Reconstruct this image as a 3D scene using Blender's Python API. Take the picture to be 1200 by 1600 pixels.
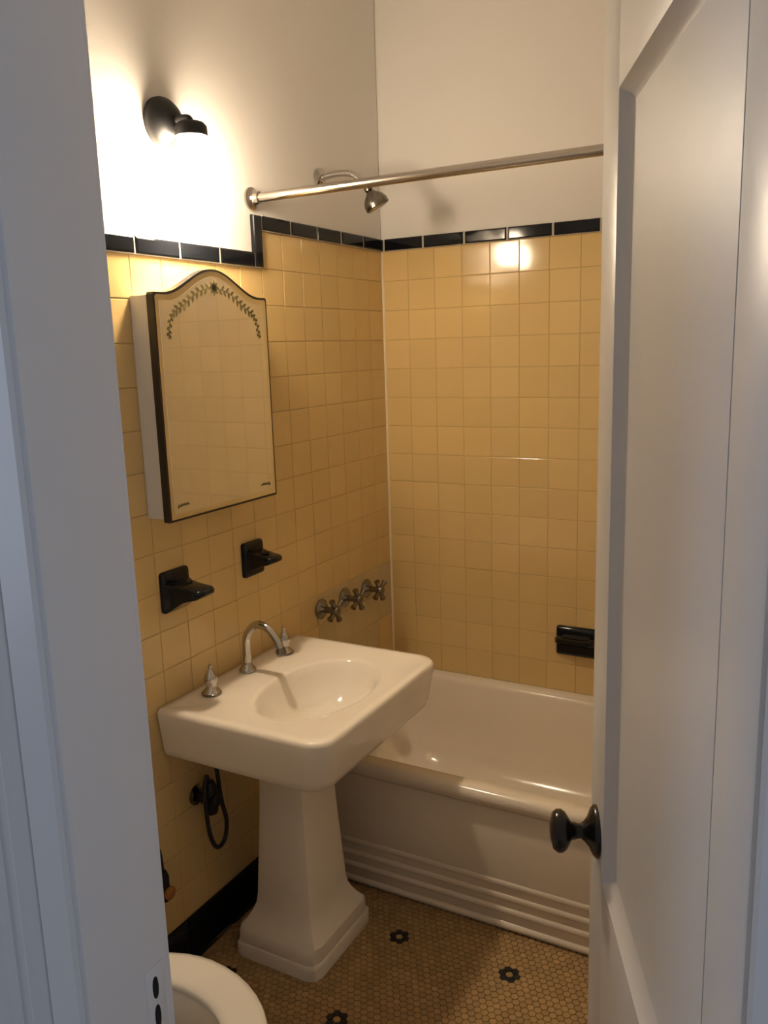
import bpy, bmesh, math, random
from mathutils import Vector, Matrix
random.seed(7)
S = bpy.context.scene
COL = S.collection
for o in list(bpy.data.objects): bpy.data.objects.remove(o, do_unlink=True)

# ------------------------------------------------------------------ camera
YAW, PIT, ROL, FPX = .5055, .1913, -.0307, 1315.29
CAM = Vector((1.4758, -2.7093, 1.6034))
Fv = Vector((-math.sin(YAW)*math.cos(PIT), math.cos(YAW)*math.cos(PIT), -math.sin(PIT)))
R0 = Vector((math.cos(YAW), math.sin(YAW), 0)); U0 = R0.cross(Fv)
Rv = math.cos(ROL)*R0 + math.sin(ROL)*U0; Uv = -math.sin(ROL)*R0 + math.cos(ROL)*U0
cd = bpy.data.cameras.new('camera'); cam = bpy.data.objects.new('camera', cd); COL.objects.link(cam)
M = Matrix((Rv, Uv, -Fv)).transposed().to_4x4(); M.translation = CAM; cam.matrix_world = M
cd.sensor_fit = 'VERTICAL'; cd.sensor_height = 36.0; cd.lens = FPX/1600*36.0; cd.clip_start = .02
S.camera = cam

# ------------------------------------------------------------------ world (cool daylight of the hall) and exposure
SHADE_STRENGTH, BULB_STRENGTH = 100.0, 860.0
LAMP_COLOR = (1.0, .80, .57, 1)
w = bpy.data.worlds.new('hall_daylight'); S.world = w; w.use_nodes = True
bg = w.node_tree.nodes['Background']; bg.inputs[0].default_value = (.80, .88, 1.0, 1); bg.inputs[1].default_value = .10
# area lights added at both ends of the unseen hall, cooling the door frame
for wx, wrz, we in ((3.15, math.pi/2, 9.0), (-1.15, -math.pi/2, 11.0)):
    wl = bpy.data.lights.new('added_hall_light', 'AREA'); wl.shape = 'RECTANGLE'; wl.size = .7; wl.size_y = 1.5; wl.energy = we; wl.color = (.72, .82, 1.0)
    wlo = bpy.data.objects.new('added_hall_light', wl); COL.objects.link(wlo); wlo.location = (wx, -3.50, 1.5); wlo.rotation_euler = (math.pi/2, 0, wrz)
vs = S.view_settings; vs.view_transform = 'Standard'; vs.look = 'None'; vs.gamma = 1; vs.exposure = 0.0
vs.use_curve_mapping = False

# ------------------------------------------------------------------ materials
def mat(name, color, rough=.5, metal=0, bump=0, bscale=60, var=0, vscale=3, spec=.5, rnd=0, emit=None, estr=0, coat=0, noise_rough=0):
    m = bpy.data.materials.new(name); m.use_nodes = True
    nt = m.node_tree; b = nt.nodes['Principled BSDF']
    b.inputs['Roughness'].default_value = rough; b.inputs['Metallic'].default_value = metal
    b.inputs['Specular IOR Level'].default_value = spec
    if coat: b.inputs['Coat Weight'].default_value = coat; b.inputs['Coat Roughness'].default_value = .05
    c = (*color, 1)
    b.inputs['Base Color'].default_value = c
    tc = nt.nodes.new('ShaderNodeTexCoord')
    src = None
    if var:
        n = nt.nodes.new('ShaderNodeTexNoise'); n.inputs['Scale'].default_value = vscale; n.inputs['Detail'].default_value = 4
        nt.links.new(tc.outputs['Object'], n.inputs['Vector'])
        mp = nt.nodes.new('ShaderNodeMapRange'); mp.inputs[3].default_value = 1-var; mp.inputs[4].default_value = 1+var
        nt.links.new(n.outputs['Fac'], mp.inputs[0]); src = mp.outputs[0]
    if rnd:
        oi = nt.nodes.new('ShaderNodeObjectInfo'); ge = nt.nodes.new('ShaderNodeNewGeometry')
        ad = nt.nodes.new('ShaderNodeMath'); ad.operation = 'ADD'
        nt.links.new(oi.outputs['Random'], ad.inputs[0]); nt.links.new(ge.outputs['Random Per Island'], ad.inputs[1])
        fr = nt.nodes.new('ShaderNodeMath'); fr.operation = 'FRACT'; nt.links.new(ad.outputs[0], fr.inputs[0])
        mp = nt.nodes.new('ShaderNodeMapRange'); mp.inputs[3].default_value = 1-rnd; mp.inputs[4].default_value = 1+rnd
        nt.links.new(fr.outputs[0], mp.inputs[0])
        if src:
            mu = nt.nodes.new('ShaderNodeMath'); mu.operation = 'MULTIPLY'
            nt.links.new(src, mu.inputs[0]); nt.links.new(mp.outputs[0], mu.inputs[1]); src = mu.outputs[0]
        else: src = mp.outputs[0]
    if src:
        hv = nt.nodes.new('ShaderNodeHueSaturation'); hv.inputs['Color'].default_value = c
        nt.links.new(src, hv.inputs['Value']); nt.links.new(hv.outputs[0], b.inputs['Base Color'])
    if bump:
        n = nt.nodes.new('ShaderNodeTexNoise'); n.inputs['Scale'].default_value = bscale; n.inputs['Detail'].default_value = 3
        nt.links.new(tc.outputs['Object'], n.inputs['Vector'])
        bp = nt.nodes.new('ShaderNodeBump'); bp.inputs['Strength'].default_value = bump; bp.inputs['Distance'].default_value = .002
        nt.links.new(n.outputs['Fac'], bp.inputs['Height']); nt.links.new(bp.outputs[0], b.inputs['Normal'])
    if noise_rough:
        n = nt.nodes.new('ShaderNodeTexNoise'); n.inputs['Scale'].default_value = 8
        nt.links.new(tc.outputs['Object'], n.inputs['Vector'])
        mp = nt.nodes.new('ShaderNodeMapRange'); mp.inputs[3].default_value = max(.02, rough-noise_rough); mp.inputs[4].default_value = rough+noise_rough
        nt.links.new(n.outputs['Fac'], mp.inputs[0]); nt.links.new(mp.outputs[0], b.inputs['Roughness'])
    if emit:
        b.inputs['Emission Color'].default_value = emit; b.inputs['Emission Strength'].default_value = estr
    return m
M_ = dict(
    plaster=mat('cream_plaster', (.80, .765, .72), .55, bump=.15, bscale=40, var=.02),
    ceiling=mat('ceiling_paint', (.82, .80, .76), .7, bump=.1, bscale=40),
    paint=mat('white_gloss_paint', (.71, .70, .69), .36, bump=.22, bscale=14),
    hallpaint=mat('hall_wall_paint', (.68, .70, .74), .6, bump=.1, bscale=40),
    tile=mat('yellow_glazed_tile', (.70, .50, .215), .10, bump=.03, bscale=25, var=.03, vscale=14, rnd=.035),
    patch=mat('greyish_beige_tile', (.60, .465, .25), .16, bump=.05, bscale=25, var=.05, vscale=14, rnd=.05),
    grout=mat('tan_grout', (.52, .36, .15), .8, var=.1, vscale=20),
    black=mat('black_glazed_tile', (.006, .007, .009), .08, rnd=.2, spec=.3),
    blackgrout=mat('pale_grout_joint', (.55, .50, .42), .8),
    caulk=mat('cream_caulk', (.80, .66, .44), .5),
    china=mat('white_vitreous_china', (.86, .79, .68), .10, coat=.3),
    enamel=mat('white_bath_enamel', (.82, .73, .60), .16, var=.02),
    chrome=mat('polished_chrome', (.55, .53, .50), .10, metal=1),
    nickel=mat('brushed_nickel_rod', (.50, .46, .42), .22, metal=1),
    aged=mat('tarnished_chrome', (.22, .20, .17), .22, metal=1),
    blackmetal=mat('satin_black_metal', (.012, .012, .013), .5, metal=.3),
    blackknob=mat('black_enamel_knob', (.008, .007, .007), .22),
    hole=mat('dark_hollow', (.006, .006, .006), .9),
    hextan=mat('tan_mosaic_tile', (.40, .255, .11), .35, var=.08, vscale=6, rnd=.14),
    hexblack=mat('black_mosaic_tile', (.008, .008, .01), .3, rnd=.2),
    floorgrout=mat('brown_floor_grout', (.20, .13, .06), .9, var=.15, vscale=25),
    hallfloor=mat('hall_floor_wood', (.30, .19, .10), .4, var=.1, vscale=8),
    mirror=mat('silvered_mirror', (.93, .93, .86), .03, metal=.85),
    bevel=mat('mirror_bevel_glass', (.84, .84, .78), .12, metal=1),
    etch=mat('olive_painted_flourish', (.16, .13, .05), .5),
    cabinet=mat('white_cabinet_paint', (.72, .71, .70), .35),
    frame=mat('black_mirror_frame', (.012, .009, .007), .3),
    seat=mat('cream_toilet_seat', (.80, .75, .66), .2),
    shade=mat('opal_glass_shade', (.9, .88, .84), .3, emit=LAMP_COLOR, estr=SHADE_STRENGTH),
    bulb=mat('glowing_bulb', (.9, .88, .84), .3, emit=LAMP_COLOR, estr=BULB_STRENGTH),
    shadedwater=mat('shaded_toilet_water', (.10, .105, .075), .02),  # dark tone stands in for the shade inside the bowl
    hose=mat('dark_braided_hose', (.03, .03, .028), .45, metal=.5),
    orange=mat('amber_valve_wheel', (.35, .14, .03), .4),
)

# ------------------------------------------------------------------ mesh helpers
def mesh_obj(name, verts, faces, m, parent=None, smooth=False, mats=None, fm=None, auto=None):
    me = bpy.data.meshes.new(name); me.from_pydata([tuple(v) for v in verts], [], faces); me.validate()
    for mm in (mats or [m]): me.materials.append(mm)
    if fm:
        for p, i in zip(me.polygons, fm): p.material_index = i
    bm = bmesh.new(); bm.from_mesh(me); bmesh.ops.recalc_face_normals(bm, faces=bm.faces); bm.to_mesh(me); bm.free()
    if smooth or auto:
        for p in me.polygons: p.use_smooth = True
        if auto: me.set_sharp_from_angle(angle=math.radians(auto))
    o = bpy.data.objects.new(name, me); COL.objects.link(o)
    if parent: o.parent = parent
    return o
def bm_obj(name, bm, m, parent=None, auto=None):
    me = bpy.data.meshes.new(name); bm.to_mesh(me); bm.free(); me.materials.append(m)
    if auto:
        for p in me.polygons: p.use_smooth = True
        me.set_sharp_from_angle(angle=math.radians(auto))
    o = bpy.data.objects.new(name, me); COL.objects.link(o)
    if parent: o.parent = parent
    return o
def box(name, x0, x1, y0, y1, z0, z1, m, parent=None, bev=0, seg=2):
    bm = bmesh.new(); bmesh.ops.create_cube(bm, size=1)
    for v in bm.verts:
        v.co = Vector((x0+(v.co.x+.5)*(x1-x0), y0+(v.co.y+.5)*(y1-y0), z0+(v.co.z+.5)*(z1-z0)))
    if bev: bmesh.ops.bevel(bm, geom=bm.edges[:], offset=bev, segments=seg, affect='EDGES', profile=.5)
    return bm_obj(name, bm, m, parent, auto=35 if bev else None)
def loft(loops, cap0=True, cap1=True):
    n = len(loops[0]); V = [p for l in loops for p in l]; Fc = []
    for k in range(len(loops)-1):
        for i in range(n):
            j = (i+1) % n
            Fc.append((k*n+i, k*n+j, (k+1)*n+j, (k+1)*n+i))
    if cap0: Fc.append(tuple(range(n))[::-1])
    if cap1: Fc.append(tuple(range((len(loops)-1)*n, len(loops)*n)))
    return V, Fc
def rrect(x0, x1, y0, y1, z, r, n=6):
    if not isinstance(r, (tuple, list)): r = (r,)*4
    out = []
    for (cx, cy, a0, rr) in ((x1-r[0], y1-r[0], 0, r[0]), (x0+r[1], y1-r[1], 90, r[1]), (x0+r[2], y0+r[2], 180, r[2]), (x1-r[3], y0+r[3], 270, r[3])):
        for k in range(n+1):
            a = math.radians(a0+90*k/n); out.append((cx+rr*math.cos(a), cy+rr*math.sin(a), z))
    return out
def dense(loop, sub=4):
    out = []
    for i in range(len(loop)):
        a = Vector(loop[i]); b = Vector(loop[(i+1) % len(loop)])
        k = max(1, int((b-a).length/.025))
        out += [a.lerp(b, t/k) for t in range(k)]
    return out
def oval_like(loop, cx, cy, a, b, z):
    out = []
    for p in loop:
        t = math.atan2((p[1]-cy)/b, (p[0]-cx)/a); out.append((cx+a*math.cos(t), cy+b*math.sin(t), z))
    return out
def lathe(prof, axis='Z', origin=(0, 0, 0), n=28, cap0=True, cap1=True):
    loops = []
    for r, h in prof:
        l = []
        for i in range(n):
            a = 2*math.pi*i/n; u, v = r*math.cos(a), r*math.sin(a)
            p = {'Z': (u, v, h), 'X': (h, u, v), 'Y': (v, h, u)}[axis]
            l.append((p[0]+origin[0], p[1]+origin[1], p[2]+origin[2]))
        loops.append(l)
    return loft(loops, cap0, cap1)
def tube(pts, r, n=12, radii=None):
    pts = [Vector(p) for p in pts]; loops = []; up = None
    for i, p in enumerate(pts):
        t = (pts[min(i+1, len(pts)-1)]-pts[max(i-1, 0)]).normalized()
        if up is None:
            up = Vector((0, 0, 1)) if abs(t.z) < .9 else Vector((1, 0, 0))
        s = t.cross(up).normalized(); up = s.cross(t).normalized()
        rr = radii[i] if radii else r
        loops.append([p+rr*(math.cos(2*math.pi*k/n)*s+math.sin(2*math.pi*k/n)*up) for k in range(n)])
    return loft(loops)
def smooth_path(ctrl, k=8):
    c = [Vector(p) for p in ctrl]; c = [2*c[0]-c[1]]+c+[2*c[-1]-c[-2]]; out = []
    for i in range(1, len(c)-2):
        p0, p1, p2, p3 = c[i-1:i+3]
        for t in [j/k for j in range(k)]:
            out.append(.5*((2*p1)+(p2-p0)*t+(2*p0-5*p1+4*p2-p3)*t*t+(-p0+3*p1-3*p2+p3)*t**3))
    out.append(c[-2]); return out
def merge(*vf):
    V, Fc = [], []
    for v, f in vf:
        o = len(V); V += list(v); Fc += [tuple(i+o for i in q) for q in f]
    return V, Fc
def prism(poly, axis, a0, a1):
    """poly: 2D list; extrude along axis"""
    def pt(q, h): return {'X': (h, q[0], q[1]), 'Y': (q[0], h, q[1]), 'Z': (q[0], q[1], h)}[axis]
    return loft([[pt(q, a0) for q in poly], [pt(q, a1) for q in poly]])
def empty(name, loc=(0, 0, 0), rz=0):
    o = bpy.data.objects.new(name, None); COL.objects.link(o); o.location = loc; o.rotation_euler = (0, 0, rz); o.empty_display_size = .05
    return o
def tag(o, label, cat=None, group=None, kind=None):
    o['label'] = label
    if cat: o['category'] = cat
    if group: o['group'] = group
    if kind: o['kind'] = kind
    return o
def inst(name, me, parent, loc, rot=(0, 0, 0), scale=(1, 1, 1)):
    o = bpy.data.objects.new(name, me); COL.objects.link(o); o.parent = parent; o.location = loc; o.rotation_euler = rot; o.scale = scale
    return o

# ------------------------------------------------------------------ room dimensions
W_, YC, HC = 1.52, -2.165, 2.80        # room width, door wall (room side), ceiling height
T = .1016; ZTOP = 1.938; ZRIM = .414; YSTEP = -7*T; ZBASE = ZTOP-18*T
XJ, YH = .903, -2.26                    # door jamb face, hall side of the door wall
# ------------------------------------------------------------------ structure
floor = tag(box('floor', -1.3, 3.3, -4.05, .12, -.12, -.004, M_['floorgrout']), 'brown mosaic tile floor with small black flower motifs', 'floor', kind='structure')
hf = box('hall_floor_board', -1.2, 3.2, -3.95, YC, -.006, -.001, M_['hallfloor'], floor)
ceil = tag(box('ceiling', -.12, W_+.12, -2.26, .12, HC, HC+.1, M_['ceiling']), 'white painted bathroom ceiling', 'ceiling', kind='structure')
wall_left = tag(box('wall_left', -.12, -.004, YC, .0, 0, HC, M_['plaster']), 'cream plaster wall with yellow tile behind sink and mirror', 'wall', kind='structure')
wall_back = tag(box('wall_back', -.12, W_+.12, .004, .12, 0, HC, M_['plaster']), 'cream plaster wall with yellow tile behind the bathtub', 'wall', kind='structure')
wall_right = tag(box('wall_right', W_, W_+.12, YC, .004, 0, HC, M_['plaster']), 'plaster wall hidden behind the open door', 'wall', kind='structure')
# door wall : pieces around the opening
V, Fc = merge(prism([(-1.2, YC-.006), (XJ-.03, YC-.006), (XJ-.03, YH+.012), (-1.2, YH+.012)], 'Z', 0, 2.9),
              prism([(1.50, YC-.006), (3.2, YC-.006), (3.2, YH+.012), (1.50, YH+.012)], 'Z', 0, 2.9),
              prism([(XJ-.03, YC-.006), (1.50, YC-.006), (1.50, YH+.012), (XJ-.03, YH+.012)], 'Z', 2.07, 2.9))
wall_front = tag(mesh_obj('wall_front', V, Fc, M_['hallpaint']), 'wall holding the doorway between hall and bathroom', 'wall', kind='structure')

tag(box('wall_hall_back', -1.2, 3.2, -4.05, -3.95, 0, 2.9, M_['hallpaint']), 'hall wall behind the viewer', 'wall', kind='structure')
for WX, lb in ((3.2, 'unseen hall end wall with an added window opening, right of the doorway'), (-1.3, 'unseen hall end wall with an added window opening, left of the doorway')):  # window openings added to go with the hall lights
    V, Fc = merge(prism([(-4.05, 0), (YH, 0), (YH, .75), (-4.05, .75)], 'X', WX, WX+.1), prism([(-4.05, 2.25), (YH, 2.25), (YH, 2.9), (-4.05, 2.9)], 'X', WX, WX+.1),
              prism([(-4.05, .75), (-3.87, .75), (-3.87, 2.25), (-4.05, 2.25)], 'X', WX, WX+.1), prism([(-3.13, .75), (YH, .75), (YH, 2.25), (-3.13, 2.25)], 'X', WX, WX+.1))
    tag(mesh_obj('wall_hall_end', V, Fc, M_['hallpaint']), lb, 'wall', kind='structure')
tag(box('ceiling', -1.3, 3.3, -4.05, YH+.01, 2.9, 3.0, M_['ceiling']), 'hall ceiling', 'ceiling', kind='structure')
# left jamb with moulded hall casing
jl = empty('trim_1', (0, 0, 0)); tag(jl, 'white painted left door jamb with moulded hall casing', 'door frame', kind='structure')
def ext(name, poly, z0, z1, m, parent, auto=30):
    V, Fc = prism(poly, 'Z', z0, z1); return mesh_obj(name, V, Fc, m, parent, auto=auto)
ext('jamb', [(XJ, YC+.004), (XJ-.004, YC+.008), (XJ-.028, YC+.008), (XJ-.028, YH), (XJ-.006, YH), (XJ-.0015, YH+.002), (XJ, YH+.007)], 0, 2.05, M_['paint'], jl)
prof = [(XJ-.006, YH-.001), (XJ-.009, YH-.004), (XJ-.046, YH-.004), (XJ-.050, YH+.003), (XJ-.054, YH+.003), (XJ-.058, YH-.006), (XJ-.066, YH-.010), (XJ-.074, YH-.006), (XJ-.078, YH+.0),
        (XJ-.098, YH+.001), (XJ-.102, YH-.007), (XJ-.112, YH-.013), (XJ-.13, YH-.014), (XJ-.135, YH-.01), (XJ-.135, YH+.011), (XJ-.006, YH+.011)]
ext('casing', prof, 0, 2.06, M_['paint'], jl)
ext('room_casing', [(XJ-.004, YC+.001), (XJ-.004, YC+.012), (XJ-.08, YC+.012), (XJ-.085, YC-.005), (XJ-.029, YC-.005)], 0, 2.12, M_['paint'], jl)
sp = box('strike_plate', XJ-.0005, XJ+.0008, -2.192, -2.166, .925, 1.005, M_['paint'], jl, bev=.0004)
for zc, hh in ((.981, .0125), (.948, .0135)):
    V, Fc = prism([(-2.1795+.0045*math.cos(t)*(1 if abs(math.cos(t)) < .7 else .9), zc+hh*math.sin(t)) for t in [2*math.pi*i/14 for i in range(14)]], 'X', XJ+.0006, XJ+.0012)
    mesh_obj('latch_hole', V, Fc, M_['hole'], sp)
# right jamb, stop and casing
jr = empty('trim_2', (0, 0, 0)); tag(jr, 'white painted hinge-side door jamb with stop and casing', 'door frame', kind='structure')
ext('jamb', [(1.478, YC+.008), (1.51, YC+.008), (1.51, YH), (1.478, YH)], 0, 2.05, M_['paint'], jr)
ext('door_stop', [(1.452, -2.238), (1.478, -2.238), (1.478, YH), (1.452, YH)], 0, 2.05, M_['paint'], jr)
ext('casing', [(1.449, YH-.001), (1.449, YH-.010), (1.452, YH-.013), (1.495, YH-.013), (1.50, YH-.007), (1.506, YH-.015), (1.52, YH-.018), (1.545, YH-.018), (1.56, YH+.011), (1.452, YH+.011), (1.452, YH-.001)], 0, 2.06, M_['paint'], jr)
jt = box('trim_3', XJ-.13, 1.56, YH-.012, YC+.008, 2.05, 2.12, M_['paint'], None); tag(jt, 'white painted head of the door frame above the opening', 'door frame', kind='structure')

# ------------------------------------------------------------------ wall tiles
def tile_mesh(name, w, h, t, m, bev=.0016):
    bm = bmesh.new(); bmesh.ops.create_cube(bm, size=1)
    for v in bm.verts: v.co = Vector((v.co.x*w, v.co.y*t, v.co.z*h))
    top = [e for e in bm.edges if all(v.co.y < 0 for v in e.verts)]
    bmesh.ops.bevel(bm, geom=top, offset=bev, segments=2, affect='EDGES', profile=.5)
    me = bpy.data.meshes.new(name); bm.to_mesh(me); bm.free(); me.materials.append(m)
    return me
G = .0017; TH = .0075
tm = tile_mesh('tile', T-G, T-G, TH, M_['tile']); pm = tile_mesh('patch_tile', T-G, T-G, TH, M_['patch'])
def jit(a=.0035): return random.gauss(0, a)
# local frame of tile: front is -Y. On the back wall that is right; on the left wall rotate so -Y -> +X (rz = +90 deg)
tb = box('grout_bed', 0, W_, -.0010, .004, ZRIM-.02, ZTOP, M_['grout'], wall_back)
ta = box('grout_bed', -.004, .0010-.0022, YC+.02, 0, 0, ZTOP, M_['grout'], wall_left)
ta.scale = (1, 1, 1)
# trim the left bed to the two heights
bpy.data.objects.remove(ta, do_unlink=True)
V, Fc = prism([(0, 0), (0, ZTOP), (YSTEP, ZTOP), (YSTEP, ZTOP-T), (YC+.02, ZTOP-T), (YC+.02, 0)], 'X', -.0042, -.0010)
mesh_obj('grout_bed', V, Fc, M_['grout'], wall_left)
for r in range(15):
    for c in range(15):
        inst('tile', tm, wall_back, ((c+.5)*T, -.0022+TH/2+jit(.0001), ZTOP-(r+.5)*T), (jit(), 0, jit()))
# last slim column at the far right end of the back wall lies behind the door: the grout bed closes it
V, Fc = prism([(.0, -.0012), (.007, -.0012), (.0055, -.0045), (.003, -.0068), (.0, -.0075)], 'Z', .420, ZTOP)
mesh_obj('caulk_bead', V, Fc, M_['caulk'], wall_back, auto=50)
far_tiles = []
for r in range(18):
    for c in range(21):
        z = ZTOP-(r+.5)*T; y = -(c+.5)*T
        if c >= 7 and r == 0: continue
        if c < 7 and r >= 15: continue
        if c >= 14: far_tiles.append((y, z)); continue
        patch = (r in (11, 12) and c in (0, 1, 2, 3, 4)) or (r == 13 and c in (1, 2, 3))
        inst('tile', pm if patch else tm, wall_left, (-TH/2+.0006+jit(.0001), y, z), (jit(), 0, math.pi/2+jit()))
base_v, base_f = [tuple(v.co) for v in tm.vertices], [tuple(p.vertices) for p in tm.polygons]
V, Fc = [], []
for (y, z) in far_tiles:
    o = len(V); V += [(-TH/2+.0006-v[1], y+v[0], z+v[2]) for v in base_v]; Fc += [tuple(i+o for i in f) for f in base_f]
ft = mesh_obj('tile_field', V, Fc, M_['tile'], wall_left); ft['kind'] = 'stuff'
# black trim tiles (rounded caps), each its own piece
TL = .1524; HT = .042
trm = tile_mesh('trim_tile', TL-.0045, HT-.002, .014, M_['black'], .005)
def trim_run(wall, L, place, n):
    for i in range(n): place(i)
box('trim_joint_bed', 0, W_, -.0075, .004, ZTOP, ZTOP+HT-.003, M_['blackgrout'], wall_back)
for i in range(10):
    ln = TL if i < 9 else W_-9*TL
    inst('trim_tile', trm, wall_back, (.012+(i*TL)+ln/2, -.004+jit(.0002), ZTOP+HT/2), (jit(.004), 0, jit(.004)), (ln/TL*.99, 1, 1))
box('trim_joint_bed', -.0042, .0068, YSTEP, 0, ZTOP, ZTOP+HT-.003, M_['blackgrout'], wall_left)
n = 5; L = (-YSTEP)/n
for i in range(n):
    inst('trim_tile', trm, wall_left, (.003, YSTEP+(i+.5)*L-.001*(i == n-1), ZTOP+HT/2), (jit(.004), 0, math.pi/2+jit(.004)), (L/TL*.985, 1, 1))
# vertical step
inst('trim_tile', trm, wall_left, (.003, YSTEP-.018, ZTOP+HT-.072), (jit(.003), math.pi/2, math.pi/2), (.144/TL, 1, .9))
box('trim_joint_bed', -.0042, .0068, YC+.02, YSTEP-.004, ZTOP-T, ZTOP-T+HT-.003, M_['blackgrout'], wall_left)
y = YSTEP-.036
for i in range(9):
    inst('trim_tile', trm, wall_left, (.003, y-TL/2, ZTOP-T+HT/2), (jit(.004), 0, math.pi/2+jit(.004))); y -= TL
# black cove base at the floor
bb = empty('baseboard_left', (0, 0, 0)); tag(bb, 'glossy black tile base along the wall under the sink', 'baseboard', kind='structure')
y = -.757
V, Fc = prism([(0, 0), (0, 0)], 'X', 0, 1) if False else ([], [])
cov = [(0, 0), (.030, 0), (.020, .004), (.013, .014), (.010, .03), (.010, ZBASE-.008), (.007, ZBASE-.001), (0, ZBASE)]
V, Fc = prism([(p[0], p[1]) for p in cov], 'Y', -TL/2+.0012, TL/2-.0012)
bm0 = mesh_obj('base_tile', V, Fc, M_['black'], bb, auto=40); bm0.location = (.0008, y-TL/2, 0)
for i in range(1, 9):
    o = bm0.copy(); COL.objects.link(o); o.parent = bb; o.location = (.0008, y-TL*(i+.5), 0)

# ------------------------------------------------------------------ mosaic floor
P_ = .0190; DY = P_*math.sqrt(3)/2
def hex_vf(cx, cy, r=P_/2*1.1547*.93):
    loops = []
    for rr, z in ((r, -.006), (r, -.0008), (r*.9, 0.0)):
        loops.append([(cx+rr*math.sin(math.pi*i/3), cy+rr*math.cos(math.pi*i/3), z) for i in range(6)])
    return loft(loops, cap0=False)
hexes = []
rowmax = int((W_)/P_)
j = 0; yy = -.745
while yy > YC-.02:
    for i in range(rowmax+1):
        xx = .012+(i+.5*(j % 2))*P_
        if xx < W_: hexes.append((xx, yy))
    yy -= DY; j += 1
black = set()
for gi in range(-1, 4):
    for gj in range(0, 5):
        mx, my = .475+.33*gi, -.894-.33*gj
        if not (0 < mx < W_ and YC < my): continue
        c0 = min(hexes, key=lambda h: (h[0]-mx)**2+(h[1]-my)**2)
        for h in hexes:
            d = math.hypot(h[0]-c0[0], h[1]-c0[1])
            if .5*P_ < d < 1.3*P_: black.add(h)
def px(p):
    d = Vector(p)-CAM; z = d.dot(Fv); return 600+FPX*d.dot(Rv)/z, 800-FPX*d.dot(Uv)/z, z
vis = []
for h in hexes:
    u, v, z = px((h[0], h[1], 0))
    if 420 < u < 912 and 1430 < v < 1600 and not (u < 590 and v < 1440+(590-u)) : vis.append((z, h))
vis.sort(); near = {h for _, h in vis[:300]}
hv, hf_ = hex_vf(0, 0)
hm_t = mesh_obj('mosaic_tile', hv, hf_, M_['hextan']); hm_b = mesh_obj('mosaic_tile', hv, hf_, M_['hexblack'])
mt, mb = hm_t.data, hm_b.data
bpy.data.objects.remove(hm_t, do_unlink=True); bpy.data.objects.remove(hm_b, do_unlink=True)
V, Fc, fm = [], [], []
for h in hexes:
    if h in near: inst('mosaic_tile', mb if h in black else mt, floor, (h[0], h[1], jit(.00008)))
    else:
        v, f = hex_vf(*h); o = len(V); V += v; Fc += [tuple(i+o for i in q) for q in f]; fm += [1 if h in black else 0]*len(f)
mf = mesh_obj('mosaic_field', V, Fc, None, floor, mats=[M_['hextan'], M_['hexblack']], fm=fm); mf['kind'] = 'stuff'

# ------------------------------------------------------------------ door
DH, PHI, DW = (1.441, -2.199), .412, .598
door = empty('door_1', (DH[0], DH[1], 0), PHI+math.pi/2); tag(door, 'white painted panel door standing open with black knob', 'door', kind='structure')
DT = .035; SL, SR = .096, .080; PZ0, PZ1 = .925, 1.868; DTOP = 2.02
def dbox(name, s0, s1, z0, z1, b=.0035): return box(name, s0, s1, -DT, 0, z0, z1, M_['paint'], door, bev=b)
dbox('stile', 0, SR, .008, DTOP); dbox('stile', DW-SL, DW, .008, DTOP)
dbox('rail', SR, DW-SL, PZ1, DTOP, .0005); dbox('rail', SR, DW-SL, .70, PZ0, .0005); dbox('rail', SR, DW-SL, .008, .22, .0005)
for z0, z1 in ((PZ0, PZ1), (.22, .70)):
    box('panel', SR-.004, DW-SL+.004, -DT+.008, -.0145, z0-.004, z1+.004, M_['paint'], door)
    mw, md = .017, .0150
    for side in range(4):
        a = [(SR, z0), (DW-SL, z0), (DW-SL, z1), (SR, z1)]
        b = [(SR+mw, z0+mw), (DW-SL-mw, z0+mw), (DW-SL-mw, z1-mw), (SR+mw, z1-mw)]
        p, q = side, (side+1) % 4
        def mix(u, v, t): return (u[0]+(v[0]-u[0])*t, u[1]+(v[1]-u[1])*t)
        loops = []
        for pt0, pt1 in ((a[p], b[p]), (a[q], b[q])):
            pr = [(0, -.0004), (.10, -.0030), (.3, -.0075), (.55, -.0115), (.8, -.0138), (1, -md), (0, -md-.003)]
            loops.append([(mix(pt0, pt1, t)[0], yv, mix(pt0, pt1, t)[1]) for t, yv in pr])
        V, Fc = loft(loops); mesh_obj('moulding', V, Fc, M_['paint'], door, auto=40)
KS, KZ = .545, .972
def knob(sgn, y0):
    V, Fc = lathe([(.010, .012), (.0095, .024), (.012, .034), (.024, .041), (.0275, .046), (.0275, .052), (.023, .058), (.010, .061), (.002, .0615)], 'Y', n=32)
    k = mesh_obj('knob', [(v[0]+KS, y0+sgn*v[1], v[2]+KZ) for v in V], Fc, M_['blackknob'], door, auto=50); k['label'] = 'black door knob on round rose'
    V, Fc = lathe([(.034, 0), (.034, .003), (.030, .007), (.019, .012), (.013, .017), (.011, .020)], 'Y', n=32)
    mesh_obj('rose', [(v[0]+KS, y0+sgn*v[1], v[2]+KZ) for v in V], Fc, M_['blackknob'], k, auto=50)
knob(1, 0); knob(-1, -DT)
for z in (.25, 1.78):
    V, Fc = lathe([(.006, z-.045), (.006, z+.045)], 'Z', (-.006, -DT+.002, 0), n=12); mesh_obj('hinge', V, Fc, M_['paint'], door, auto=40)

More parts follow.
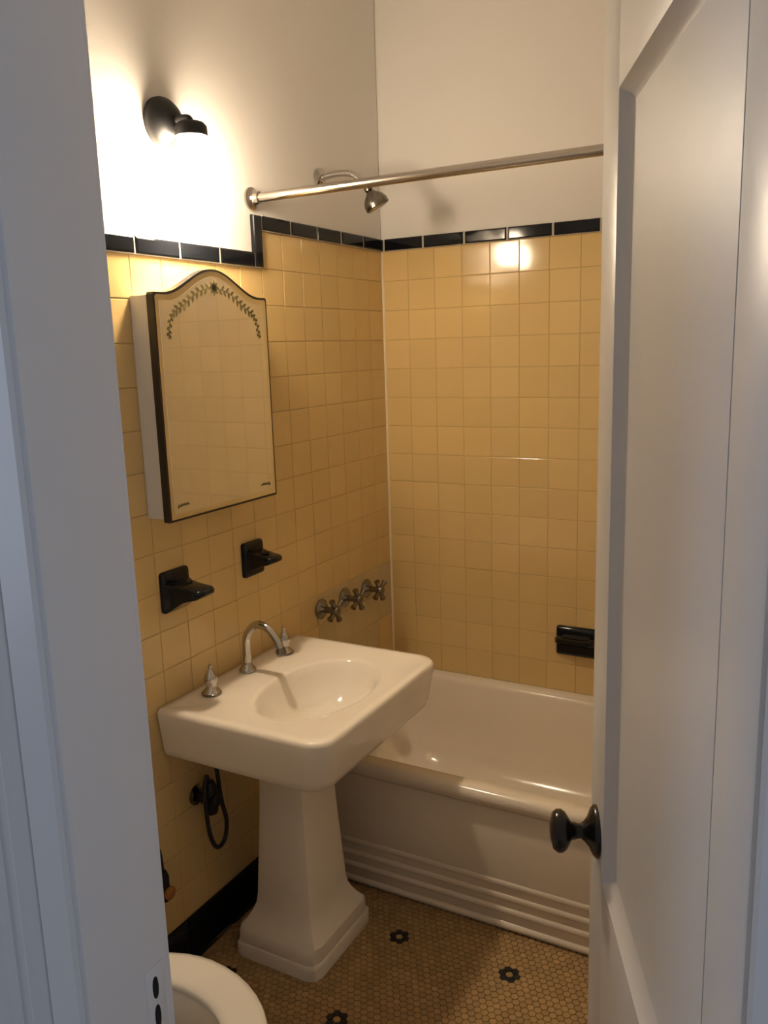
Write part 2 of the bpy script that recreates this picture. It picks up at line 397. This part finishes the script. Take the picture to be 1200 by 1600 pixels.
# ------------------------------------------------------------------ bathtub
tub = tag(empty('bathtub', (.76, -.375, 0)), 'white enamel built-in bathtub with ribbed front apron', 'bathtub')
def sub(parent, o):   # keep world placement under an unrotated empty
    o.location = Vector(o.location)-parent.location; return o
x0, x1 = .002, W_-.002
L = []
def tl(i0, i1, f, b, z, r): L.append(dense(rrect(x0+i0, x1-i1, -f, -b, z, r, 8)))
spec = [(0, 0, .722, .0025, .362, .004), (0, 0, .742, .0025, .366, .004), (0, 0, .752, .0025, .376, .005), (0, 0, .755, .0025, .392, .006), (0, 0, .752, .0025, .405, .006), (0, 0, .744, .0025, .4125, .006), (0, 0, .732, .0025, .4145, .006),
        (.05, .06, .702, .045, .414, .07), (.058, .068, .694, .052, .409, .072), (.066, .078, .686, .058, .396, .075), (.085, .13, .665, .075, .28, .10), (.11, .2, .635, .10, .15, .12), (.14, .25, .60, .13, .10, .13), (.2, .32, .54, .19, .082, .12), (.3, .5, .46, .3, .078, .06)]
base_loop = rrect(x0, x1, -.75, 0, 0, .05, 8)
loops = []
for (i0, i1, f, b, z, r) in spec:
    q = rrect(x0+i0, x1-i1, -f, -b, z, r, 8)
    # insert mid points on the straight sides so the lofts stay even
    out = []
    for k in range(4):
        seg = q[k*9:(k+1)*9]; nx = q[((k+1) % 4)*9]
        out += seg
        a, c = Vector(seg[-1]), Vector(nx)
        m_ = 12 if k in (0, 2) else 5
        out += [tuple(a.lerp(c, t/m_)) for t in range(1, m_)]
    loops.append(out)
V, Fc = loft(loops, cap0=False)
sub(tub, mesh_obj('basin', V, Fc, M_['enamel'], tub, auto=60))
ap = sub(tub, box('apron', x0, x1, -.738, -.715, 0, .368, M_['enamel'], tub, bev=.003))
for z, d in ((.143, .004), (.103, .005), (.063, .006), (.017, .008)):
    pr = [(-.7375, z-.010), (-.738-d*.7, z-.009), (-.738-d, z-.004), (-.738-d*.9, z+.002), (-.738-d*.4, z+.007), (-.7375, z+.009)]
    V, Fc = prism(pr, 'X', x0+.05, x1-.05); r_ = mesh_obj('rib', V, Fc, M_['enamel'], ap, auto=60)
V, Fc = lathe([(.026, .0), (.026, .003), (.02, .005)], 'Z', (.33, -.37, .078)); sub(tub, mesh_obj('drain', V, Fc, M_['chrome'], tub, auto=40))
V, Fc = lathe([(.036, 0), (.036, .006), (.028, .010)], 'X', (.0, 0, 0)); o = mesh_obj('overflow_plate', V, Fc, M_['chrome'], tub, auto=40); o.location = (.091, -.37, .30); sub(tub, o)

# ------------------------------------------------------------------ pedestal sink
sink = tag(empty('pedestal_sink', (.25, -.97, 0)), 'white pedestal sink with oval bowl and chrome gooseneck faucet', 'sink')
cx, cy = .297, -.965
def sl(x0, x1, y0, y1, z, r): return rrect(x0, x1, y0, y1, z, (r, .008, .008, r), 10)
sloops = []
raw = [(.06, .40, -1.16, -.74, .575, .03), (.02, .455, -1.222, -.68, .596, .045), (.004, .470, -1.238, -.664, .600, .055), (.003, .480, -1.246, -.655, .607, .06),
       (.003, .487, -1.250, -.650, .625, .062), (.003, .498, -1.258, -.643, .690, .062), (.003, .503, -1.262, -.640, .722, .062), (.0045, .500, -1.259, -.643, .731, .060), (.009, .494, -1.253, -.649, .735, .055), (.03, .478, -1.237, -.665, .7355, .05), (.040, .470, -1.228, -.673, .7335, .045)]
def densify(q, n):
    out = []
    for k in range(4):
        seg = q[k*(n+1):(k+1)*(n+1)]; nx = q[((k+1) % 4)*(n+1)]; out += seg
        a, c = Vector(seg[-1]), Vector(nx); m_ = 14
        out += [tuple(a.lerp(c, t/m_)) for t in range(1, m_)]
    return out
for r in raw: sloops.append(densify(sl(*r), 10))
ref = sloops[-1]
for a, b, z in ((.150, .224, .7330), (.141, .214, .7310), (.135, .207, .726), (.127, .196, .705), (.112, .172, .665), (.088, .135, .630), (.055, .080, .613), (.024, .026, .608)):
    sloops.append(oval_like(ref, cx, cy, a, b, z))
V, Fc = loft(sloops)
basin = sub(sink, mesh_obj('basin', V, Fc, M_['china'], sink, auto=60))
V, Fc = lathe([(.021, 0), (.021, .003), (.016, .0045), (.010, .002)], 'Z', (cx, cy, .607)); sub(sink, mesh_obj('drain', V, Fc, M_['chrome'], sink, auto=40))
for dy in (-.017, .012):
    V, Fc = lathe([(.0065, 0), (.0065, .003)], 'X', n=16); o = mesh_obj('overflow_hole', V, Fc, M_['hole'], sink); o.location = (.1655, cy-.055+dy, .703); o.rotation_euler = (0, .32, 0); sub(sink, o)
# pedestal
pc = (.238, -1.003)
def pl(hx, hy, z, ch): return rrect(pc[0]-hx, pc[0]+hx, pc[1]-hy, pc[1]+hy, z, ch, 2)
ploops = [pl(*a) for a in ((.134, .150, .0, .03), (.134, .150, .032, .03), (.131, .147, .038, .03), (.128, .144, .040, .03), (.128, .144, .066, .03), (.128, .136, .080, .03), (.115, .123, .096, .03), (.103, .110, .118, .028), (.096, .103, .135, .027), (.092, .099, .16, .026), (.078, .086, .40, .024), (.072, .080, .545, .022), (.080, .09, .575, .022), (.085, .095, .60, .022))]
V, Fc = loft(ploops); sub(sink, mesh_obj('pedestal', V, Fc, M_['china'], sink, auto=28))
# faucet
FX, FY, FZ = .056, -.955, .7355
V, Fc = lathe([(.024, 0), (.024, .006), (.018, .012), (.0135, .02), (.0125, .026)], 'Z', (FX, FY, FZ)); 
path = smooth_path([(FX, FY, FZ+.02), (FX+.0, FY, FZ+.07), (FX+.008, FY, FZ+.108), (FX+.040, FY, FZ+.138), (FX+.078, FY, FZ+.132), (FX+.105, FY, FZ+.104), (FX+.118, FY, FZ+.075)], 6)
spout = sub(sink, mesh_obj('faucet_spout', *merge((V, Fc), tube(path, .0115, 14, [.0125-.002*i/len(path) for i in range(len(path))])), M_['chrome'], sink, auto=50))
V, Fc = lathe([(.0125, -.008), (.0135, -.006), (.0135, .010), (.0115, .013)], 'Z', n=18)
ae = mesh_obj('aerator', V, Fc, M_['aged'], spout, auto=40); ae.location = (FX+.119, FY, FZ+.070); ae.rotation_euler = (0, -.38, 0)
for hy in (-.168, .160):
    V, Fc = lathe([(.025, 0), (.025, .005), (.020, .010), (.015, .016), (.014, .026), (.019, .036), (.017, .048), (.010, .060), (.005, .068), (.0055, .076), (.002, .079)], 'Z', n=24)
    h = mesh_obj('faucet_handle', [(v[0]+FX+.012, v[1]+FY+hy, v[2]+FZ) for v in V], Fc, M_['chrome'], sink, auto=50); sub(sink, h)
    V, Fc = lathe([(.0265, 0), (.0265, .004), (.024, .006)], 'Z', (FX+.012, FY+hy, FZ-.0003)); mesh_obj('handle_base', V, Fc, M_['aged'], h, auto=40)

# dark supply stop and looped hose under the sink
sv = tag(empty('supply_valve', (.0, -1.14, .44)), 'dark supply stop with looped hose on wall under sink', 'valve')
def part(parent, name, vf, m, auto=45):
    o = mesh_obj(name, vf[0], vf[1], m, parent, auto=auto); o.location = -Vector(parent.location); return o
part(sv, 'escutcheon', lathe([(.028, .0025), (.028, .006), (.018, .012)], 'X', (0, -1.14, .44)), M_['aged'])
part(sv, 'valve_body', merge(lathe([(.010, .006), (.010, .03), (.019, .032), (.019, .075), (.012, .08)], 'X', (0, -1.14, .44)), lathe([(.017, .40), (.019, .41), (.019, .475), (.012, .49)], 'Z', (.052, -1.14, 0))), M_['blackmetal'])
part(sv, 'hose', tube(smooth_path([(.052, -1.14, .485), (.055, -1.155, .51), (.06, -1.17, .46), (.062, -1.165, .36), (.06, -1.14, .30), (.058, -1.105, .30), (.058, -1.09, .35), (.058, -1.105, .42), (.055, -1.11, .50), (.05, -1.115, .560)], 8), .006, 10), M_['hose'])
# toilet supply stop
tv = tag(empty('supply_valve', (.0, -1.315, .27)), 'small dark supply stop low on wall beside the toilet', 'valve')
part(tv, 'escutcheon', lathe([(.024, .0025), (.024, .006), (.016, .011)], 'X', (0, -1.315, .27)), M_['aged'])
part(tv, 'valve_body', merge(lathe([(.009, .006), (.009, .02), (.013, .022), (.013, .045)], 'X', (0, -1.315, .27)), lathe([(.012, .245), (.014, .25), (.014, .31), (.009, .325)], 'Z', (.034, -1.315, 0))), M_['blackmetal'])
part(tv, 'valve_wheel', lathe([(.014, .046), (.017, .05), (.017, .056), (.012, .06)], 'X', (0, -1.315, .27)), M_['orange'])
part(tv, 'hose', tube(smooth_path([(.034, -1.315, .32), (.034, -1.33, .40), (.04, -1.42, .42), (.06, -1.53, .33), (.075, -1.60, .36), (.08, -1.61, .386)], 8), .005, 10), M_['hose'])

# ------------------------------------------------------------------ toilet
TC = (.42, -1.765)
toilet = tag(empty('toilet', (.38, TC[1], 0)), 'white toilet with open cream seat at bottom left beside the sink', 'toilet')
def egg(a_f, a_b, b, z, dx=0, n=40):
    out = []
    for i in range(n):
        t = 2*math.pi*i/n; c, s = math.cos(t), math.sin(t)
        out.append((TC[0]+dx+(a_f if c > 0 else a_b)*c, TC[1]+b*s, z))
    return out
bl = [egg(.13, .22, .11, .0, -.05), egg(.13, .22, .11, .06, -.05), egg(.10, .2, .095, .12, -.05), egg(.12, .2, .10, .2, -.04), egg(.185, .2, .15, .29), egg(.222, .21, .176, .355), egg(.228, .21, .182, .375), egg(.222, .2, .176, .381), egg(.165, .14, .118, .381), egg(.155, .13, .108, .37), egg(.152, .13, .108, .30), egg(.11, .09, .08, .24), egg(.06, .05, .04, .20)]
part(toilet, 'bowl', loft(bl), M_['china'], 60)
part(toilet, 'shaded_bowl_water', loft([egg(.147, .125, .104, .2875), egg(.146, .124, .103, .2890)]), M_['shadedwater'])  # water set high and coloured dark to imitate the bowl's inner shade
so = [egg(.236, .20, .188, .384), egg(.240, .20, .191, .391), egg(.236, .20, .188, .400), egg(.222, .19, .175, .4035), egg(.175, .15, .120, .4035), egg(.160, .14, .106, .400), egg(.156, .135, .102, .391), egg(.160, .14, .106, .384)]
V, Fc = loft(so, False, False); n = 40
Fc += [(7*n+i, 7*n+(i+1) % n, (i+1) % n, i) for i in range(n)]
part(toilet, 'seat', (V, Fc), M_['seat'], 60)
tank_l = [rrect(.012+a, .20+b, TC[1]-.235-c, TC[1]+.10+c, z, .03, 4) for a, b, c, z in ((.01, -.01, -.01, .40), (0, 0, 0, .43), (0, .005, .005, .74))]
part(toilet, 'tank', loft([rrect(.012, .195, TC[1]-.20, TC[1]+.20, z, .03, 4) for z in (.39, .41, .74)]), M_['china'], 40)
part(toilet, 'tank_lid', loft([rrect(.008, .203, TC[1]-.208, TC[1]+.208, z, .03, 4) for z in (.741, .765)]+[rrect(.014, .197, TC[1]-.202, TC[1]+.202, .772, .03, 4)]), M_['china'], 40)
V, Fc = prism([(TC[1]+.18*math.cos(t)*(1 if math.sin(t) > 0 else 1), .56+(.24 if math.sin(t) > 0 else .15)*math.sin(t)*.72) for t in [2*math.pi*i/36 for i in range(36)]], 'X', .212, .228)
part(toilet, 'seat_lid', (V, Fc), M_['seat'], 50)
part(toilet, 'foot', loft([egg(.0, .19, .06, .19, -.09), egg(.0, .2, .10, .386, -.06)]), M_['china'], 50)

# ------------------------------------------------------------------ medicine cabinet
mc = tag(empty('medicine_cabinet', (0, -1.02, 1.21)), 'white wall cabinet with arched black-framed mirror door', 'cabinet')
CY0, CY1, CZ0, CZ1, CZP = -1.237, -.808, 1.211, 1.747, 1.809
def arch(ins):
    y0, y1, z0, zs, zp = CY0+ins, CY1-ins, CZ0+ins, CZ1-ins, CZP-ins
    pts = [(y0, z0), (y1, z0), (y1, zs-.006), (y1-.004, zs)]
    for i in range(0, 33):
        t = i/32; yv = (y1-.030)+(y0+.030-(y1-.030))*t
        k = abs(2*t-1)              # 1 at shoulders, 0 at the crown
        h = .5*(1+math.cos(math.pi*min(1, k*1.02)))
        pts.append((yv, zs+(zp-zs)*h**.92))
    pts += [(y0+.004, zs), (y0, zs-.006)]
    return pts
part(mc, 'body', loft([[(x, a, b) for a, b in ((CY0+.008, CZ0+.006), (CY1-.008, CZ0+.006), (CY1-.008, CZ1-.006), (CY0+.008, CZ1-.006))] for x in (.002, .058)]), M_['cabinet'])
part(mc, 'door_frame', prism(arch(0), 'X', .060, .080), M_['frame'], 30)
part(mc, 'mirror_bevel', prism(arch(.0055), 'X', .079, .0806), M_['bevel'], 30)
mir = part(mc, 'mirror', prism(arch(.018), 'X', .080, .0810), M_['mirror'], 30)
def leaf(y, z, ang, l, wd, x=.0812):
    out = []
    for t, s in ((0, 0), (.3, 1), (.65, .8), (1, 0), (.65, -.8), (.3, -1)):
        a, b = l*t, wd*s*.5; out.append((y+a*math.cos(ang)-b*math.sin(ang), z+a*math.sin(ang)+b*math.cos(ang)))
    return prism(out, 'X', x-.0004, x+.0003)
LV = []; yc = (CY0+CY1)/2
def vine(pts, w_=.0022):
    for (a, b) in zip(pts[:-1], pts[1:]):
        d = math.atan2(b[1]-a[1], b[0]-a[0]); l = math.hypot(b[0]-a[0], b[1]-a[1])
        nx, ny = -math.sin(d)*w_/2, math.cos(d)*w_/2
        LV.append(prism([(a[0]+nx, a[1]+ny), (b[0]+nx, b[1]+ny), (b[0]-nx, b[1]-ny), (a[0]-nx, a[1]-ny)], 'X', .0808, .0815))
for s in (-1, 1):
    pts = [(yc+s*q[0], q[1]) for q in ((.012, 1.762), (.045, 1.757), (.08, 1.742), (.11, 1.722), (.140, 1.708), (.160, 1.690), (.170, 1.660), (.172, 1.640))]
    pts = [(p.x, p.y) for p in smooth_path([(a, b, 0) for a, b in pts], 4)]
    vine(pts)
    for i, p in enumerate(pts[1:-2]):
        d = math.atan2(pts[i+2][1]-p[1], pts[i+2][0]-p[0])
        ll = .017 if i < 16 else .011
        LV.append(leaf(p[0], p[1], d+.9*(1 if i % 2 else -1), ll, .008))
    # lower corner sprigs
    c0 = (yc+s*.185, CZ0+.03)
    CS = []
    for k in range(6): CS.append(leaf(c0[0]-s*.006*k, c0[1]+.002*k, math.pi/2+s*(.3+.35*k), .012, .006))
    mesh_obj('corner_sprig', *merge(*CS), M_['etch'], mir)
for k in range(8): LV.append(leaf(yc, 1.764, k*math.pi/4, .020, .010))
fl = mesh_obj('flourish', *merge(*LV), M_['etch'], mir); fl['label'] = 'dark olive leaf flourish etched on the mirror'

# ------------------------------------------------------------------ wall sconce
LX, LY = .088, -1.075
sc = tag(empty('wall_sconce', (0, LY, 2.14)), 'black wall sconce with glowing white glass shade above mirror', 'light fixture')
part(sc, 'canopy', lathe([(.058, -.003), (.058, .008), (.054, .018), (.042, .032), (.026, .042), (.012, .046), (.002, .047)], 'X', (0, LY, 2.146), 32), M_['blackmetal'], 50)
part(sc, 'arm', tube(smooth_path([(.035, LY, 2.146), (.055, LY, 2.148), (LX-.006, LY, 2.144), (LX, LY, 2.128)], 6), .009, 12), M_['blackmetal'])
part(sc, 'fitter', lathe([(.012, 2.138), (.030, 2.134), (.037, 2.126), (.038, 2.104), (.035, 2.103)], 'Z', (LX, LY, 0), 32), M_['blackmetal'], 40)
outer = [(.031, 2.104), (.033, 2.096), (.046, 2.080), (.055, 2.055), (.058, 2.02), (.057, 1.990), (.055, 1.968)]
inner = [(.0525, 1.968), (.0545, 1.990), (.0555, 2.02), (.0525, 2.055), (.044, 2.078), (.030, 2.094)]
sh = part(sc, 'shade', lathe(outer+inner, 'Z', (LX, LY, 0), 36), M_['shade'], 60)
part(sc, 'bulb', lathe([(.012, 2.093), (.013, 2.085), (.022, 2.072), (.026, 2.056), (.022, 2.040), (.012, 2.031), (.002, 2.029)], 'Z', (LX, LY, 0), 24), M_['bulb'], 60)
sh['label'] = 'white opal glass shade, lit'

# ------------------------------------------------------------------ curtain rod
rod = tag(empty('shower_rod', (.76, -.745, 2.02)), 'brushed metal shower curtain rod spanning above the bathtub', 'curtain rod')
RZ, RY = 2.019, -.742
part(rod, 'rod', lathe([(.0125, .004), (.0125, W_-.004)], 'X', (0, RY, RZ), 20), M_['nickel'])
part(rod, 'flange', lathe([(.030, -.002), (.030, .004), (.022, .008), (.0165, .02), (.0165, .03)], 'X', (0, RY, RZ), 24), M_['nickel'], 40)
part(rod, 'flange', lathe([(.0165, W_-.03), (.0165, W_-.02), (.022, W_-.008), (.030, W_-.004), (.030, W_-.0005)], 'X', (0, RY, RZ), 24), M_['nickel'], 40)
# ------------------------------------------------------------------ shower head
shw = tag(empty('overhead_shower', (0, -.388, 2.13)), 'chrome shower head on short arm below the curtain rod', 'shower head')
part(shw, 'flange', lathe([(.030, -.002), (.030, .004), (.020, .010), (.010, .014)], 'X', (0, -.388, 2.126), 24), M_['chrome'], 40)
part(shw, 'arm', tube(smooth_path([(.004, -.388, 2.126), (.06, -.385, 2.132), (.11, -.382, 2.126), (.145, -.378, 2.10), (.160, -.376, 2.082)], 6), .0095, 14), M_['chrome'])
V, Fc = lathe([(.010, .0), (.013, -.004), (.013, -.012), (.010, -.015), (.016, -.022), (.031, -.036), (.038, -.052), (.038, -.066), (.035, -.068)], 'Z', n=28)
hd = mesh_obj('head', V, Fc, M_['aged'], shw, auto=40); hd.location = Vector((.160, -.376, 2.085))-shw.location; hd.rotation_euler = (0, -.5, .5)
V, Fc = lathe([(.030, -.0675), (.030, -.0695), (.026, -.0705)], 'Z', n=28); mesh_obj('spray_face', V, Fc, M_['chrome'], hd, auto=40)

# ------------------------------------------------------------------ tub valves
tf = tag(empty('tub_faucet', (0, -.36, .76)), 'three tarnished chrome cross-handle valves above the bathtub end', 'faucet')
for yv, zv in ((-.492, .772), (-.345, .770), (-.195, .762)):
    h = part(tf, 'handle', merge(lathe([(.011, .012), (.011, .045), (.017, .048), (.019, .060), (.014, .070), (.004, .073)], 'X', (0, yv, zv), 20),
             *[tube([(.058, yv+.012*math.cos(a), zv+.012*math.sin(a)), (.058, yv+.030*math.cos(a), zv+.030*math.sin(a)), (.058, yv+.042*math.cos(a), zv+.042*math.sin(a))], 0, 10, [.007, .008, .0105]) for a in [.5+i*math.pi/2 for i in range(4)]]), M_['aged'])
    e = mesh_obj('escutcheon', *lathe([(.034, .0015), (.034, .005), (.026, .012), (.014, .022)], 'X', (0, yv, zv), 24), M_['aged'], h, auto=40)
part(tf, 'tub_spout', merge(lathe([(.027, .0015), (.027, .02), (.024, .03), (.024, .11), (.020, .125), (.010, .13)], 'X', (0, -.36, .56), 20), lathe([(.014, .525), (.014, .55)], 'Z', (.108, -.36, 0), 16)), M_['chrome'])

# ------------------------------------------------------------------ black ceramic wall holders
def holder(name, label, y, z, wd, hh, tip, kind, root):
    t = tag(empty(name, (0, y, z)), label, 'holder', 'black ceramic holders over the sink')
    a, b = wd/2, hh/2
    part(t, 'backplate', loft([[(x, p[0], p[1]) for p in [(q[0], q[1]) for q in rrect(y-a+i, y+a-i, z-b+i, z+b-i, 0, .008, 3)]] for x, i in ((.0015, 0), (.010, 0), (.015, .004), (.017, .010))]), M_['black'], 50)
    # bracket that tapers out to the ring tray
    lo = []
    for x, hw, zt, zb in ((.012, wd*(.48 if kind == 'soap' else .42), .026, root), (.035, wd*.38, .020, root*.70), (.060, wd*.36, .016, root*.42), (tip-.016, wd*.34, .013, root*.16-.002), (tip-.005, wd*.27, .011, -.003), (tip, wd*.16, .008, .0)):
        lo.append([(x, p[0], p[1]) for p in rrect(y-hw, y+hw, z+zb, z+zt, 0, min(.006, (zt-zb)*.4), 3)])
    br = part(t, 'tray', loft(lo), M_['black'], 50)
    mesh_obj('recess', *lathe([(.017, z+.0185), (.017, z+.0192), (.012, z+.0195)], 'Z', (.046, y, 0), 20), M_['hole'], br) if kind == 'cup' else mesh_obj('recess', *loft([[(p[0], p[1], z+h) for p in rrect(.026, .05, y-.024, y+.024, 0, .008, 4)] for h in (.0185, .0192)]), M_['hole'], br)
    return t
holder('soap_holder', 'black ceramic soap holder, larger one nearer the doorway', -1.162, 1.020, .098, .106, .118, 'soap', -.052)
holder('cup_holder', 'black ceramic cup holder, smaller one nearer the bathtub', -.840, 1.026, .090, .100, .098, 'cup', -.034)
sd = tag(empty('soap_dish', (.71, 0, .605)), 'black ceramic soap dish on the tiled wall above bathtub', 'soap dish')
part(sd, 'backplate', loft([[(p[0], yv, p[1]) for p in rrect(.646+i, .646+.152-i, .552+i, .654-i, 0, .008, 3)] for yv, i in ((-.0015, 0), (-.012, 0), (-.018, .004), (-.020, .012))]), M_['black'], 50)
lo = [[(p[0], yv, p[1]) for p in rrect(.655-e, .789+e, zb, zt, 0, .006, 3)] for yv, e, zb, zt in ((-.015, -.012, .585, .634), (-.035, -.004, .600, .632), (-.060, 0, .607, .630), (-.075, -.012, .614, .628))]
td = part(sd, 'tray', loft(lo), M_['black'], 50)
mesh_obj('recess', *loft([[(p[0], p[1], zz) for p in rrect(.675, .770, -.062, -.028, 0, .01, 4)] for zz in (.6315, .6330)]), M_['hole'], td)
